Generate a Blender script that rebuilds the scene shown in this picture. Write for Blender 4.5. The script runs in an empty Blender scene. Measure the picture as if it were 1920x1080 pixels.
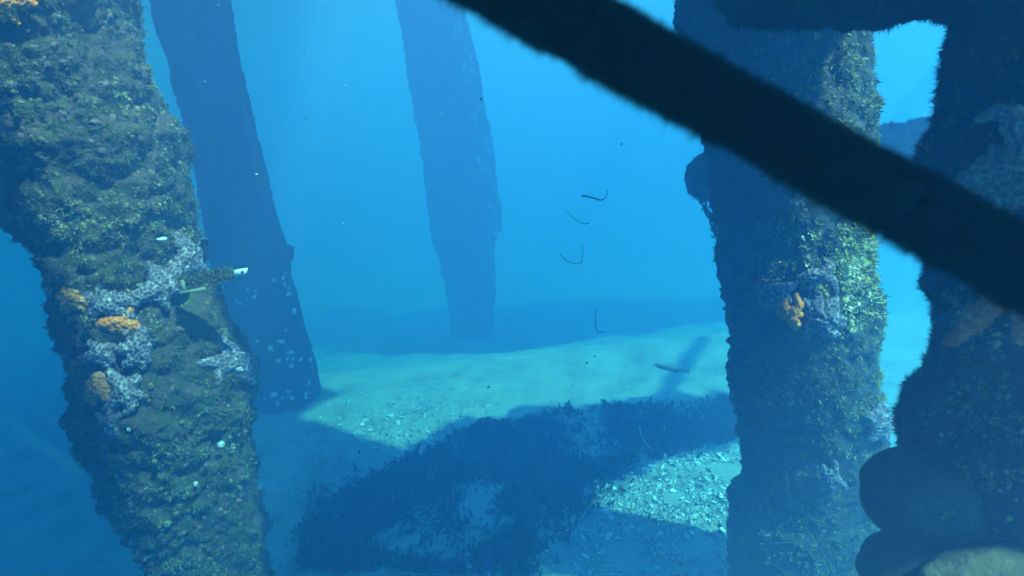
import bpy, math, random
import numpy as np
from mathutils import Vector, Matrix
from mathutils.bvhtree import BVHTree

S = bpy.context.scene
COL = S.collection
rad = math.radians
random.seed(5)
RNG = np.random.default_rng(11)

# ------------------------------------------------------------------ camera
PITCH, ROLL, FP = rad(15), rad(6.3), 1060.0
CAM = Vector((0, 0, 2.1))
F = Vector((0, math.cos(PITCH), -math.sin(PITCH)))
R0 = Vector((1, 0, 0))
U0 = R0.cross(F)
R = math.cos(ROLL) * R0 - math.sin(ROLL) * U0
U = math.sin(ROLL) * R0 + math.cos(ROLL) * U0
cam = bpy.data.cameras.new('camera')
cam_ob = bpy.data.objects.new('camera', cam)
COL.objects.link(cam_ob)
MX = Matrix((R, U, -F)).transposed().to_4x4()
MX.translation = CAM
cam_ob.matrix_world = MX
cam.sensor_width = 36
cam.lens = 36 * FP / 1920
cam.clip_start, cam.clip_end = 0.01, 500
cam.dof.use_dof = True
cam.dof.focus_distance = 2.4
cam.dof.aperture_fstop = 4.2
S.camera = cam_ob

# ------------------------------------------------------------------ world, sun, exposure
EL, AZ = rad(53), rad(127)
w = bpy.data.worlds.new('World')
S.world = w
w.use_nodes = True
nt = w.node_tree
sk = nt.nodes.new('ShaderNodeTexSky')
sk.sky_type = 'NISHITA'
sk.sun_disc = False
sk.sun_elevation = EL
sk.sun_rotation = AZ
nt.nodes['Background'].inputs[1].default_value = 0.065
nt.links.new(sk.outputs[0], nt.nodes['Background'].inputs[0])
sl = bpy.data.lights.new('sun', 'SUN')
sl.energy = 5
sl.angle = rad(1.0)
sl.color = (1, .95, .917)
so = bpy.data.objects.new('sun', sl)
COL.objects.link(so)
DIRV = Vector((-math.sin(AZ), -math.cos(AZ), 0))      # heading of the shadows
SIDE = Vector((-math.cos(AZ), math.sin(AZ), 0))
TS = Vector((math.sin(AZ) * math.cos(EL), math.cos(AZ) * math.cos(EL), math.sin(EL)))
so.rotation_euler = TS.to_track_quat('Z', 'Y').to_euler()
vs = S.view_settings
vs.view_transform, vs.look, vs.gamma, vs.exposure = 'Standard', 'None', 1, 2.45
vs.use_curve_mapping = False
cy = S.cycles
cy.use_denoising = True
cy.volume_bounces = 3
cy.max_bounces = 5
cy.diffuse_bounces = 2
cy.glossy_bounces = 1
cy.caustics_reflective = cy.caustics_refractive = False

# ------------------------------------------------------------------ helpers
TOPZ = 4.9


def ray(px, py):
    return F + R * ((px - 960) / FP) + U * ((540 - py) / FP)


def P(px, py, d):
    return CAM + ray(px, py) * d


def PY(px, py, yw):                      # point on the ray whose world y is yw
    r = ray(px, py)
    return CAM + r * (yw / r.y)


def G(px, py, z=0.0):
    r = ray(px, py)
    return CAM + r * ((z - CAM.z) / r.z)


def depth(p):
    return (Vector(p) - CAM).dot(F)


def _hash(i, j, k, s):
    h = (i * 374761393 + j * 668265263 + k * 2147483647 + s * 1274126177) & 0xFFFFFFFF
    h = ((h ^ (h >> 13)) * 1274126177) & 0xFFFFFFFF
    h = (h ^ (h >> 16)) & 0xFFFFFFFF
    return h / 4294967295.0


def vnoise(p, s=0):                      # value noise 0..1, vectorised
    p = np.asarray(p, float)
    i = np.floor(p).astype(np.int64)
    f = p - i
    f = f * f * (3 - 2 * f)
    r = 0
    for dx in (0, 1):
        for dy in (0, 1):
            for dz in (0, 1):
                wt = (f[..., 0] if dx else 1 - f[..., 0]) * (f[..., 1] if dy else 1 - f[..., 1]) * (f[..., 2] if dz else 1 - f[..., 2])
                r = r + wt * _hash(i[..., 0] + dx, i[..., 1] + dy, i[..., 2] + dz, s)
    return r


def cells(p, s=0):                       # worley: f1, f2 distances
    p = np.asarray(p, float)
    i = np.floor(p).astype(np.int64)
    f1 = np.full(p.shape[:-1], 9.0)
    f2 = f1.copy()
    for dx in (-1, 0, 1):
        for dy in (-1, 0, 1):
            for dz in (-1, 0, 1):
                a, b, c = i[..., 0] + dx, i[..., 1] + dy, i[..., 2] + dz
                q = np.stack([a + _hash(a, b, c, s + 1), b + _hash(a, b, c, s + 2), c + _hash(a, b, c, s + 3)], -1)
                d = np.linalg.norm(p - q, axis=-1)
                f2 = np.minimum(f2, np.maximum(f1, d))
                f1 = np.minimum(f1, d)
    return f1, f2


def make_mesh(name, v, f, tint=None, smooth=False):
    v = np.asarray(v, np.float32).reshape(-1, 3)
    f = np.asarray(f, np.int32)
    me = bpy.data.meshes.new(name)
    me.vertices.add(len(v))
    me.vertices.foreach_set('co', v.ravel())
    m, k = f.shape
    me.loops.add(m * k)
    me.loops.foreach_set('vertex_index', f.ravel())
    me.polygons.add(m)
    me.polygons.foreach_set('loop_start', np.arange(0, m * k, k, dtype=np.int32))
    me.update(calc_edges=True)
    me.validate()
    if tint is not None:
        a = me.attributes.new('tint', 'FLOAT', 'POINT')
        a.data.foreach_set('value', np.asarray(tint, np.float32).ravel())
    if smooth:
        me.shade_smooth()
    return me


def obj(name, me, m=None, parent=None, loc=None):
    """link a mesh whose vertices are in world space (kept there), under an optional parent"""
    o = bpy.data.objects.new(name, me)
    COL.objects.link(o)
    if m is not None and not me.materials:
        me.materials.append(m)
    if parent is not None:
        o.parent = parent
        wl = Vector(parent.location)
        if parent.parent is not None:
            wl += Vector(parent.parent.location)
    else:
        wl = Vector((0, 0, 0))
    if loc is not None:                  # local origin inside the mesh
        me.transform(Matrix.Translation(-Vector(loc)))
        o.location = Vector(loc) - wl
    elif parent is not None:
        me.transform(Matrix.Translation(-wl))
    return o


def tag(o, label=None, cat=None, group=None, kind=None):
    for k, x in (('label', label), ('category', cat), ('group', group), ('kind', kind)):
        if x:
            o[k] = x
    return o


def thing(name, loc, label, cat, group=None):
    o = bpy.data.objects.new(name, None)
    o.empty_display_size = 0.05
    COL.objects.link(o)
    o.location = loc
    return tag(o, label, cat, group)


# ------------------------------------------------------------------ materials
def new_mat(n):
    m = bpy.data.materials.new(n)
    m.use_nodes = True
    t = m.node_tree
    return m, t, t.nodes['Principled BSDF']


def ramp(t, stops, src):
    r = t.nodes.new('ShaderNodeValToRGB')
    e = r.color_ramp.elements
    e[0].position, e[0].color = stops[0][0], (*stops[0][1], 1)
    e[1].position, e[1].color = stops[-1][0], (*stops[-1][1], 1)
    for p_, c in stops[1:-1]:
        x = e.new(p_)
        x.color = (*c, 1)
    t.links.new(src, r.inputs[0])
    return r.outputs[0]


def noise_node(t, scale, detail=4, rough=.6, dist=0.0):
    c = t.nodes.new('ShaderNodeTexCoord')
    n = t.nodes.new('ShaderNodeTexNoise')
    n.inputs['Scale'].default_value = scale
    n.inputs['Detail'].default_value = detail
    n.inputs['Roughness'].default_value = rough
    n.inputs['Distortion'].default_value = dist
    t.links.new(c.outputs['Object'], n.inputs['Vector'])
    return n.outputs[0]


def bump(t, b, src, strength, dist=.01):
    bn = t.nodes.new('ShaderNodeBump')
    bn.inputs['Strength'].default_value = strength
    bn.inputs['Distance'].default_value = dist
    t.links.new(src, bn.inputs['Height'])
    t.links.new(bn.outputs[0], b.inputs['Normal'])


def noise_mat(n, stops, scale=8, rough=.9, bstr=.5, bscale=60, detail=5, spec=.2):
    m, t, b = new_mat(n)
    t.links.new(ramp(t, stops, noise_node(t, scale, detail)), b.inputs['Base Color'])
    b.inputs['Roughness'].default_value = rough
    b.inputs['Specular IOR Level'].default_value = spec
    if bstr:
        bump(t, b, noise_node(t, bscale, 3), bstr)
    return m


def tint_mat(n, stops, rough=.85, spec=.25, var=.35, scale=40):
    """colour of each grown piece comes from its own tint value, broken up by fine noise"""
    m, t, b = new_mat(n)
    a = t.nodes.new('ShaderNodeAttribute')
    a.attribute_name = 'tint'
    ad = t.nodes.new('ShaderNodeMath')
    ad.operation = 'MULTIPLY_ADD'
    ad.inputs[1].default_value = var
    t.links.new(noise_node(t, scale, 3), ad.inputs[0])
    t.links.new(a.outputs['Fac'], ad.inputs[2])
    sb = t.nodes.new('ShaderNodeMath')
    sb.operation = 'SUBTRACT'
    sb.inputs[1].default_value = var * .5
    t.links.new(ad.outputs[0], sb.inputs[0])
    t.links.new(ramp(t, stops, sb.outputs[0]), b.inputs['Base Color'])
    b.inputs['Roughness'].default_value = rough
    b.inputs['Specular IOR Level'].default_value = spec
    return m


def plain(n, c, rough=.8, spec=.3):
    m, t, b = new_mat(n)
    r_ = ramp(t, [(.3, tuple(x * .75 for x in c)), (.7, c)], noise_node(t, 60, 4))
    t.links.new(r_, b.inputs['Base Color'])
    b.inputs['Roughness'].default_value = rough
    b.inputs['Specular IOR Level'].default_value = spec
    return m


M_sand = noise_mat("sand", [(.25, (.2, .23, .22)), (.5, (.33, .37, .36)), (.8, (.44, .48, .47))], 3.0, .95, .7, 45)
M_crust = noise_mat('crusted_wood', [(.25, (.018, .018, .012)), (.45, (.05, .045, .025)), (.52, (.1, .06, .06)), (.58, (.05, .05, .025)), (.8, (.12, .11, .055))], 11, .95, .8, 90)
M_crust_r = noise_mat('crusted_concrete', [(.25, (.025, .022, .03)), (.45, (.05, .05, .05)), (.6, (.08, .07, .08)), (.8, (.1, .1, .07))], 7, .95, .8, 90)
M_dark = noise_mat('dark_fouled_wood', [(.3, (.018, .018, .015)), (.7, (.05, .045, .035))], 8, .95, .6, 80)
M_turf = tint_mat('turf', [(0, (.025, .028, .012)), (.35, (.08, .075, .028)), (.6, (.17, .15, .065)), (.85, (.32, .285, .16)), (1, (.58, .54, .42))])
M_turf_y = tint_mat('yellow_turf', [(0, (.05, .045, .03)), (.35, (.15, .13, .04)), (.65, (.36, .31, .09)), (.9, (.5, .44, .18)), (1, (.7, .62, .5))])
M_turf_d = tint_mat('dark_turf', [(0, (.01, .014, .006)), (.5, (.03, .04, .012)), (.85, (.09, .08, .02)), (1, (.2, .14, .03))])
M_shell = tint_mat('shell', [(0, (.08, .09, .11)), (.3, (.32, .34, .36)), (.6, (.58, .61, .64)), (1, (.8, .82, .84))], .5, .5, .2)
M_purple = tint_mat('purple_star', [(0, (.085, .055, .085)), (.35, (.15, .105, .145)), (.7, (.32, .27, .3)), (1, (.6, .56, .57))], .7, .3, .1, 300)
M_orange = tint_mat('orange_star', [(0, (.62, .12, .01)), (.45, (.85, .22, .02)), (.75, (.9, .36, .08)), (1, (.9, .62, .35))], .7, .3, .1, 300)
M_ochre = tint_mat('ochre_star', [(0, (.34, .1, .015)), (.45, (.52, .17, .03)), (.75, (.6, .27, .1)), (1, (.75, .5, .35))], .7, .3, .1, 300)
M_red = tint_mat('red_star', [(0, (.6, .06, .02)), (.5, (.82, .13, .04)), (.8, (.85, .28, .12)), (1, (.85, .5, .35))], .7, .3, .1, 300)
M_pinkgrey = tint_mat('pink_grey_star', [(0, (.25, .12, .09)), (.5, (.45, .25, .2)), (.8, (.55, .38, .34)), (1, (.65, .55, .5))], .7, .3, .1, 300)
M_brown = tint_mat('brown_growth', [(0, (.03, .02, .01)), (.4, (.16, .09, .035)), (.7, (.42, .3, .1)), (1, (.7, .55, .35))])
M_mauve = tint_mat('mauve_crust', [(0, (.05, .03, .035)), (.4, (.13, .07, .085)), (.75, (.25, .14, .15)), (1, (.36, .22, .2))])
M_cable = noise_mat('fouled_pipe', [(.3, (.003, .004, .002)), (.7, (.012, .011, .004))], 30, .95, .4, 200)
M_weed = plain('weed', (.03, .035, .02), .8)
M_white = plain('white', (.8, .8, .76), .6)
M_palestrand = plain('pale_strand', (.6, .58, .42), .7)
M_wood = noise_mat('slat_wood', [(.3, (.025, .03, .018)), (.7, (.085, .085, .05))], 25, .9, .3, 120)
M_pale = plain('pale_edge', (.24, .25, .16), .8)
M_tag = plain('tag_card', (.75, .8, .7), .5)
M_black = plain('black_mark', (.02, .02, .02), .8)
M_fish = plain('fish_skin', (.2, .22, .2), .5)
M_sponge = noise_mat('smooth_sponge', [(.3, (.035, .035, .028)), (.7, (.075, .07, .052))], 16, .7, .5, 110)
M_tan = noise_mat('tan_sponge', [(.3, (.06, .05, .028)), (.7, (.13, .115, .07))], 14, .9, .8, 90)
M_mussel = plain('mussel', (.02, .02, .03), .45, .5)
M_thread = plain('thread', (.2, .2, .14), .8)
M_steel = noise_mat('rusty_chain', [(.3, (.03, .025, .02)), (.7, (.09, .06, .04))], 80, .9, .4, 200)

# ------------------------------------------------------------------ haze: the murky water itself
def cuboid(a, b):
    v = [(x, y, z) for x in (a[0], b[0]) for y in (a[1], b[1]) for z in (a[2], b[2])]
    return v, [(0, 1, 3, 2), (4, 6, 7, 5), (0, 4, 5, 1), (2, 3, 7, 6), (0, 2, 6, 4), (1, 5, 7, 3)]


hz = obj('haze', make_mesh('haze', *cuboid((-32, -22, -3.2), (32, 36, 5.3))))
tag(hz, kind='stuff')
hm = bpy.data.materials.new('haze')
hm.use_nodes = True
t = hm.node_tree
t.nodes.remove(t.nodes['Principled BSDF'])
pv = t.nodes.new('ShaderNodeVolumePrincipled')
t.links.new(pv.outputs[0], t.nodes['Material Output'].inputs['Volume'])
pv.inputs['Color'].default_value = (.181, .308, .65, 1)
pv.inputs['Absorption Color'].default_value = (.005, .51, .94, 1)
pv.inputs['Density'].default_value = .411
pv.inputs['Anisotropy'].default_value = .342
hz.data.materials.append(hm)

# ------------------------------------------------------------------ seabed
def spaced(lo, a, b, hi, n, k):
    return np.concatenate([np.linspace(lo, a, k, endpoint=False), np.linspace(a, b, n), np.linspace(b, hi, k + 1)[1:]])


def drop(y):                             # the floor falls away beyond the near piles
    t_ = np.clip((y - 4.9) / 7.5, 0, 1)
    return -1.25 * t_ * (1.6 - .6 * t_ * t_) * np.clip((y - 4.9) / .9, 0, 1)


def GT(px, py):                          # where a sight line meets the falling floor
    r_ = ray(px, py)
    k = 1.0
    while k < 40 and CAM.z + r_.z * k > float(drop(np.array(CAM.y + r_.y * k))):
        k += .01
    return CAM + r_ * k


def ground_z(x, y):
    p = np.stack([x, y, np.zeros_like(x)], -1)
    z = .09 * (vnoise(p * .9, 3) - .5) + .035 * (vnoise(p * 3.1, 4) - .5) + .014 * (vnoise(p * 9, 5) - .5) + .006 * (vnoise(p * 24, 6) - .5)
    z = z + .007 * np.sin(2 * np.pi * (y * 5.5 + x * 1.2 + 2.2 * vnoise(p * 1.6, 8))) * vnoise(p * 1.1, 9)     # faint ripples
    return z + drop(y)


gx, gy = spaced(-30, -4, 4, 30, 300, 12), spaced(-20, 1.2, 9, 34, 300, 24)
X, Y = np.meshgrid(gx, gy)
Vg = np.stack([X, Y, ground_z(X, Y)], -1).reshape(-1, 3)
nx = len(gx)
ii = (np.arange(len(gy) - 1)[:, None] * nx + np.arange(nx - 1)[None]).ravel()
tag(obj('seabed', make_mesh('seabed', Vg, np.stack([ii, ii + 1, ii + nx + 1, ii + nx], 1), None, True), M_sand), kind='structure')


# ------------------------------------------------------------------ growth on round timbers
class Trunk:
    """A round timber along any axis; centre and radius are tables along s in 0..1."""

    def __init__(self, ctr, rr, amps=(.05, .03, .012), seed=0, knob=0.0):
        self.knob = knob
        self.c = np.array([tuple(c) for c in ctr], float)
        d = np.r_[0, np.cumsum(np.linalg.norm(np.diff(self.c, axis=0), axis=1))]
        self.len = d[-1]
        self.s = d / d[-1]
        self.r = np.array(rr, float)
        self.amps, self.seed = amps, seed
        ax = Vector(self.c[-1] - self.c[0]).normalized()
        mid = Vector(self.c.mean(0))
        to = (CAM - mid)
        to = (to - ax * to.dot(ax)).normalized()        # angle 0 looks at the camera
        self.ax, self.e0 = np.array(ax), np.array(to)
        self.e1 = np.array(ax.cross(to))

    def base(self, th, s):
        c = np.stack([np.interp(s, self.s, self.c[:, k]) for k in range(3)], -1)
        r = np.interp(s, self.s, self.r)
        n = np.cos(th)[..., None] * self.e0 + np.sin(th)[..., None] * self.e1
        return c, r, n

    def surf(self, th, s):
        c, r, n = self.base(th, s)
        p = c + n * r[..., None]
        a = self.amps
        q = self.seed
        d = a[0] * (vnoise(p * 4.5, q) - .5) * 2 + a[1] * (vnoise(p * 13, q + 1) - .5) * 2
        d = d + a[2] * (vnoise(p * 38, q + 2) - .5) * 2 + a[2] * .6 * (vnoise(p * 85, q + 3) - .5) * 2
        if self.knob:
            w_ = p + .02 * np.stack([vnoise(p * 20, q + 6), vnoise(p * 20, q + 7), vnoise(p * 20, q + 8)], -1)
            k1 = np.clip(1 - cells(w_ * 19, q + 20)[0] * 1.25, 0, 1)
            k2 = np.clip(1 - cells(w_ * 46, q + 30)[0] * 1.25, 0, 1)
            big = .35 + 1.3 * vnoise(p * 7, q + 9)
            kd = self.knob * (k1 ** .7 * big + k2 ** .8 * .45)
            self.height = k1 * big * .7 + k2 * .45
            d = d + kd
        return c + n * (r + d)[..., None], n

    def surf_n(self, th, s):
        """points with the normal of the bumpy surface, and how far each stands proud"""
        p, n = self.surf(th, s)
        if not self.knob:
            return p, n, np.zeros(len(p))
        hgt = self.height
        a_, n1 = self.surf(th + .012, s)
        b_, n1 = self.surf(th, s + .004 / self.len)
        m = np.cross(a_ - p, b_ - p)
        m /= np.linalg.norm(m, axis=1, keepdims=True) + 1e-9
        m *= np.sign((m * n).sum(1))[:, None]
        return p, m * .75 + n * .25, hgt

    def mesh(self, name, nth=140, ns=300, plain_=False, grow=1.0):
        th = np.linspace(0, 2 * np.pi, nth, endpoint=False)
        s = np.linspace(0, 1, ns)
        TH, SS = np.meshgrid(th, s)
        if plain_:
            c, r, n = self.base(TH, SS)
            v = c + n * (r * grow)[..., None]
        else:
            v, n = self.surf(TH, SS)
        v = v.reshape(-1, 3)
        i = np.arange(ns - 1)[:, None] * nth
        j = np.arange(nth)[None]
        j2 = (j + 1) % nth
        f = np.stack([i + j, i + j2, i + nth + j2, i + nth + j], -1).reshape(-1, 4)
        v = np.concatenate([v, self.c[:1], self.c[-1:]])      # end caps as fans of (degenerate-free) quads
        b, e = len(v) - 2, len(v) - 1
        h = np.arange(0, nth, 2)
        k0 = (ns - 1) * nth
        cap0 = np.stack([np.full_like(h, b), (h + 2) % nth, h + 1, h], 1)
        cap1 = np.stack([np.full_like(h, e), k0 + h, k0 + h + 1, k0 + (h + 2) % nth], 1)
        return v, np.concatenate([f, cap0, cap1])

    def bvh(self, grow=1.06):
        v, f = self.mesh('x', 48, 90, True, grow)
        return BVHTree.FromPolygons([tuple(x) for x in v], [tuple(int(k) for k in x) for x in f])


ICO_V = np.array([(0, 0, 1)] + [(math.cos(a * 1.2566) * .894, math.sin(a * 1.2566) * .894, .447) for a in range(5)]
                 + [(math.cos(a * 1.2566 + .628) * .894, math.sin(a * 1.2566 + .628) * .894, -.447) for a in range(5)] + [(0, 0, -1)])
ICO_F = np.array([(0, 1 + i, 1 + (i + 1) % 5) for i in range(5)] + [(1 + i, 6 + i, 1 + (i + 1) % 5) for i in range(5)]
                 + [(1 + (i + 1) % 5, 6 + i, 6 + (i + 1) % 5) for i in range(5)] + [(11, 6 + (i + 1) % 5, 6 + i) for i in range(5)])


def lump_templates(k=6):
    out = []
    for _ in range(k):
        v = ICO_V * (1 + RNG.uniform(-.35, .35, (12, 1)))
        v = v * np.array([1, RNG.uniform(.5, 1), RNG.uniform(.5, .9)]) * .5
        out.append((v[:11], ICO_F[:10]))             # the underside is buried
    return out


def tuft_templates(k=8, n=5, width=.3, droop=.5):
    """a tuft: n bent two-step blades fanning out of one root"""
    out = []
    for _ in range(k):
        vv, ff = [], []
        for i in range(n):
            a = RNG.uniform(0, 2 * np.pi)
            lean = RNG.uniform(.3, 1.2)
            ln = RNG.uniform(.6, 1.2)
            d = np.array([math.cos(a) * lean, math.sin(a) * lean, 1.0])
            d /= np.linalg.norm(d)
            sd = np.cross(d, [0, 0, 1]) + RNG.uniform(-.4, .4, 3)
            sd /= np.linalg.norm(sd) + 1e-6
            wd = width * RNG.uniform(.6, 1.3)
            p0 = np.zeros(3) - np.array([0, 0, .15])
            p1 = d * ln * .55
            p2 = p1 + (d + np.array([math.cos(a), math.sin(a), -.3]) * droop) * ln * .4
            b = len(vv)
            vv += [p0 - sd * wd * .3, p0 + sd * wd * .3, p1 - sd * wd * .5, p1 + sd * wd * .5, p2 - sd * wd * .28, p2 + sd * wd * .28]
            ff += [(b, b + 1, b + 3), (b, b + 3, b + 2), (b + 2, b + 3, b + 5), (b + 2, b + 5, b + 4)]
        out.append((np.array(vv), np.array(ff)))
    return out


def hair_templates(k=6):
    out = []
    for _ in range(k):
        vv, ff = [], []
        for i in range(4):
            d = np.array([*RNG.uniform(-.5, .5, 2), 1.0])
            sd = np.array([math.cos(i * 1.7), math.sin(i * 1.7), 0]) * .06
            o = np.array([*RNG.uniform(-.15, .15, 2), -.1])
            b = len(vv)
            vv += [o - sd, o + sd, o + d * RNG.uniform(.6, 1.1) + RNG.uniform(-.1, .1, 3)]
            ff += [(b, b + 1, b + 2)]
        out.append((np.array(vv), np.array(ff)))
    return out


LUMP, TUFT, HAIR = lump_templates(), tuft_templates(10, 7, .24, .35), hair_templates()
CORAL = tuft_templates(8, 5, .2, .1)
FINE = tuft_templates(12, 5, .13, .3)


def place(pos, nor, size, temps, tint, down=0.0):
    """copies of small templates standing on a surface, joined into one vertex/face list"""
    n = len(pos)
    nor = nor + RNG.normal(0, .25, nor.shape) + np.array([0, 0, -down])
    nor /= np.linalg.norm(nor, axis=1, keepdims=True)
    a = RNG.normal(size=(n, 3))
    t1 = np.cross(nor, a)
    t1 /= np.linalg.norm(t1, axis=1, keepdims=True)
    t2 = np.cross(nor, t1)
    B = np.stack([t1, t2, nor], -1) * size[:, None, None]
    pick = RNG.integers(0, len(temps), n)
    V, Fc, T, off = [], [], [], 0
    for k, (tv, tf) in enumerate(temps):
        ix = np.where(pick == k)[0]
        if not len(ix):
            continue
        v = pos[ix][:, None] + np.einsum('nij,kj->nki', B[ix], tv)
        f = tf[None] + (np.arange(len(ix)) * len(tv))[:, None, None] + off
        V.append(v.reshape(-1, 3))
        Fc.append(f.reshape(-1, 3))
        T.append(np.repeat(tint[ix], len(tv)))
        off += v.shape[0] * v.shape[1]
    return np.concatenate(V), np.concatenate(Fc), np.concatenate(T)


def growth(trunk, n, temps, smin, smax, s0=0, s1=1, th0=-2.1, th1=2.1, mask=None, scale=6, seed=50, thr=.45, tmul=1.0, down=0.0, sink=0.0, proud=None, tadd=0.0):
    th = RNG.uniform(th0, th1, n)
    s = RNG.uniform(s0, s1, n)
    p, nn, hgt = trunk.surf_n(th, s)
    dens = vnoise(p * scale, seed) * .65 + vnoise(p * scale * 3, seed + 1) * .35
    keep = dens > thr
    if proud is not None:
        keep &= hgt > proud + RNG.normal(0, .08, n)
    if mask is not None:
        keep &= mask(th, s, p)
    p, nn, dens = p[keep], nn[keep], dens[keep]
    k = len(p)
    size = smin + (smax - smin) * RNG.random(k) ** 1.6
    tint = np.clip((vnoise(p * 3.5, seed + 4) * .5 - .25 + vnoise(p * 9, seed + 2) * .5 + vnoise(p * 30, seed + 3) * .3 + RNG.random(k) * .3 - .08) * tmul + tadd, 0, 1)
    return place(p - nn * sink, nn, size, temps, tint, down)


def px_table(rows, yw):
    """rows of (py, left px, right px) -> centres (world y fixed) and radii, bottom first"""
    c, r = [], []
    for py, l, rr in sorted(rows, reverse=True):
        q = PY((l + rr) / 2, py, yw)
        c.append(q)
        r.append((rr - l) / 2 / FP * depth(q) * .96)
    return c, r


def extend(c, r, zb, zt):
    a = (c[0] - c[min(3, len(c) - 1)]).normalized()
    if c[0].z > zb:
        c.insert(0, c[0] + a * ((zb - c[0].z) / a.z))
        r.insert(0, r[0])
    a = (c[-1] - c[0]).normalized()
    c.append(c[-1] + a * ((zt - c[-1].z) / a.z))
    r.append(r[-1])
    return c, r


# ------------------------------------------------------------------ left pile, thickly overgrown
rowsL = [(-60, -95, 250), (0, -85, 258), (90, -70, 252), (170, -55, 284), (270, -25, 335), (330, 25, 328), (400, 62, 350), (440, 92, 360), (520, 105, 392),
         (590, 125, 422), (650, 142, 448), (710, 145, 472), (780, 158, 486), (850, 200, 492), (930, 232, 498), (1000, 285, 503), (1080, 318, 510)]
rowsL = [(y_, l_ + 16, r_ - 26) for y_, l_, r_ in rowsL]
YL = 1.98
cL, rL = extend(*px_table(rowsL, YL), -.15, TOPZ)
TL = Trunk(cL, rL, (.035, .02, .006), 100, .03)
left = thing('overgrown_pile', (cL[0].x, cL[0].y, 0), 'thick pier pile covered in yellow green turf with many sea stars clinging to it', 'pier pile')
obj('core', make_mesh('core', *TL.mesh('core', 220, 560), None, True), M_crust, left)
v, f, tt = growth(TL, 44000, FINE, .006, .019, .1, .86, thr=.3, seed=210, down=.2, tmul=1.05, proud=.42)
tag(obj('turf', make_mesh('turf', v, f, tt), M_turf, left), kind='stuff')
v, f, tt = growth(TL, 38000, LUMP, .005, .018, .1, .86, thr=.42, seed=230, sink=.002, tmul=.9)
tag(obj('crust', make_mesh('crust', v, f, tt, True), M_turf, left), kind='stuff')
v, f, tt = growth(TL, 5000, LUMP, .01, .03, .1, .86, thr=.52, seed=250, sink=.004, tmul=1.2, scale=4)
tag(obj('mauve_crust', make_mesh('mauve_crust', v, f, tt, True), M_mauve, left), kind='stuff')
BL = TL.bvh(1.12)

# ------------------------------------------------------------------ right pile
rowsR = [(-60, 1262, 1632), (0, 1264, 1634), (60, 1290, 1637), (150, 1318, 1640), (250, 1335, 1644), (400, 1347, 1640), (450, 1350, 1640), (520, 1352, 1643), (640, 1374, 1648), (760, 1386, 1658),
         (830, 1394, 1664), (900, 1396, 1658), (922, 1394, 1655), (930, 1378, 1655), (1080, 1380, 1652)]
rowsR = [(y_, l_ + 4, r_ - 30) for y_, l_, r_ in rowsR]
YR = 1.98
cR, rR = extend(*px_table(rowsR, YR), -.15, TOPZ)
TR = Trunk(cR, rR, (.018, .012, .005), 300, .02)
right = thing('encrusted_pile', (cR[0].x, cR[0].y, 0), 'straight pier pile lit on one side with a bright orange sea star in its middle', 'pier pile')
obj('core', make_mesh('core', *TR.mesh('core', 180, 480), None, True), M_crust_r, right)
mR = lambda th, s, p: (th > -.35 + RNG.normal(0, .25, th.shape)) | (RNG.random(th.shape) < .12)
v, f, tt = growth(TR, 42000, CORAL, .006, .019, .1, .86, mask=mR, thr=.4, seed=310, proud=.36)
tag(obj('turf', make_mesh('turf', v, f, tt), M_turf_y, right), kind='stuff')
v, f, tt = growth(TR, 30000, LUMP, .005, .018, .1, .86, thr=.42, seed=330, sink=.002, tmul=.8)
tag(obj('crust', make_mesh('crust', v, f, tt, True), M_turf, right), kind='stuff')
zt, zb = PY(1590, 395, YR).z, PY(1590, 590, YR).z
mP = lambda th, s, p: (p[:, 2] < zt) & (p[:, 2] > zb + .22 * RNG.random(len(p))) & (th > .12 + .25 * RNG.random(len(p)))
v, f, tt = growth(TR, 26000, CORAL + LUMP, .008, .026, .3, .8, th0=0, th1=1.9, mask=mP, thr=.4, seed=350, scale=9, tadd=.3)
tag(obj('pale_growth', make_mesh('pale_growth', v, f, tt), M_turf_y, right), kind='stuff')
BR = TR.bvh(1.09)

# ------------------------------------------------------------------ second pile on the left, bare and shaded
rows2 = [(-60, 268, 418), (0, 283, 428), (100, 316, 446), (200, 342, 466), (300, 366, 490), (400, 385, 514), (470, 398, 534), (480, 400, 549), (497, 404, 550), (504, 405, 541),
         (600, 430, 564), (700, 464, 592), (735, 478, 602), (760, 490, 600), (785, 500, 604)]
b2 = G(548, 756)
c2, r2 = extend(*px_table(rows2, b2.y), -.2, TOPZ)
T2 = Trunk(c2, r2, (.014, .012, .006), 400)
second = thing('bare_pile', (c2[0].x, c2[0].y, 0), 'dark bare pile behind the overgrown one, ending on the sand', 'pier pile')
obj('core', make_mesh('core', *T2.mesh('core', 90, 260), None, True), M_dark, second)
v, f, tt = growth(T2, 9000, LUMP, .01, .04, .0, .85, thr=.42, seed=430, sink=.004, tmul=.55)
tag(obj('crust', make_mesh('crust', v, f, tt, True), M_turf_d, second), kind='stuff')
v, f, tt = growth(T2, 500, LUMP, .03, .07, .04, .3, thr=.52, seed=440, sink=.01, tmul=1.2)
tag(obj('barnacles_or_lit_streak', make_mesh('barnacles_or_lit_streak', v, f, tt, True), M_shell, second), kind='stuff')

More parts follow.
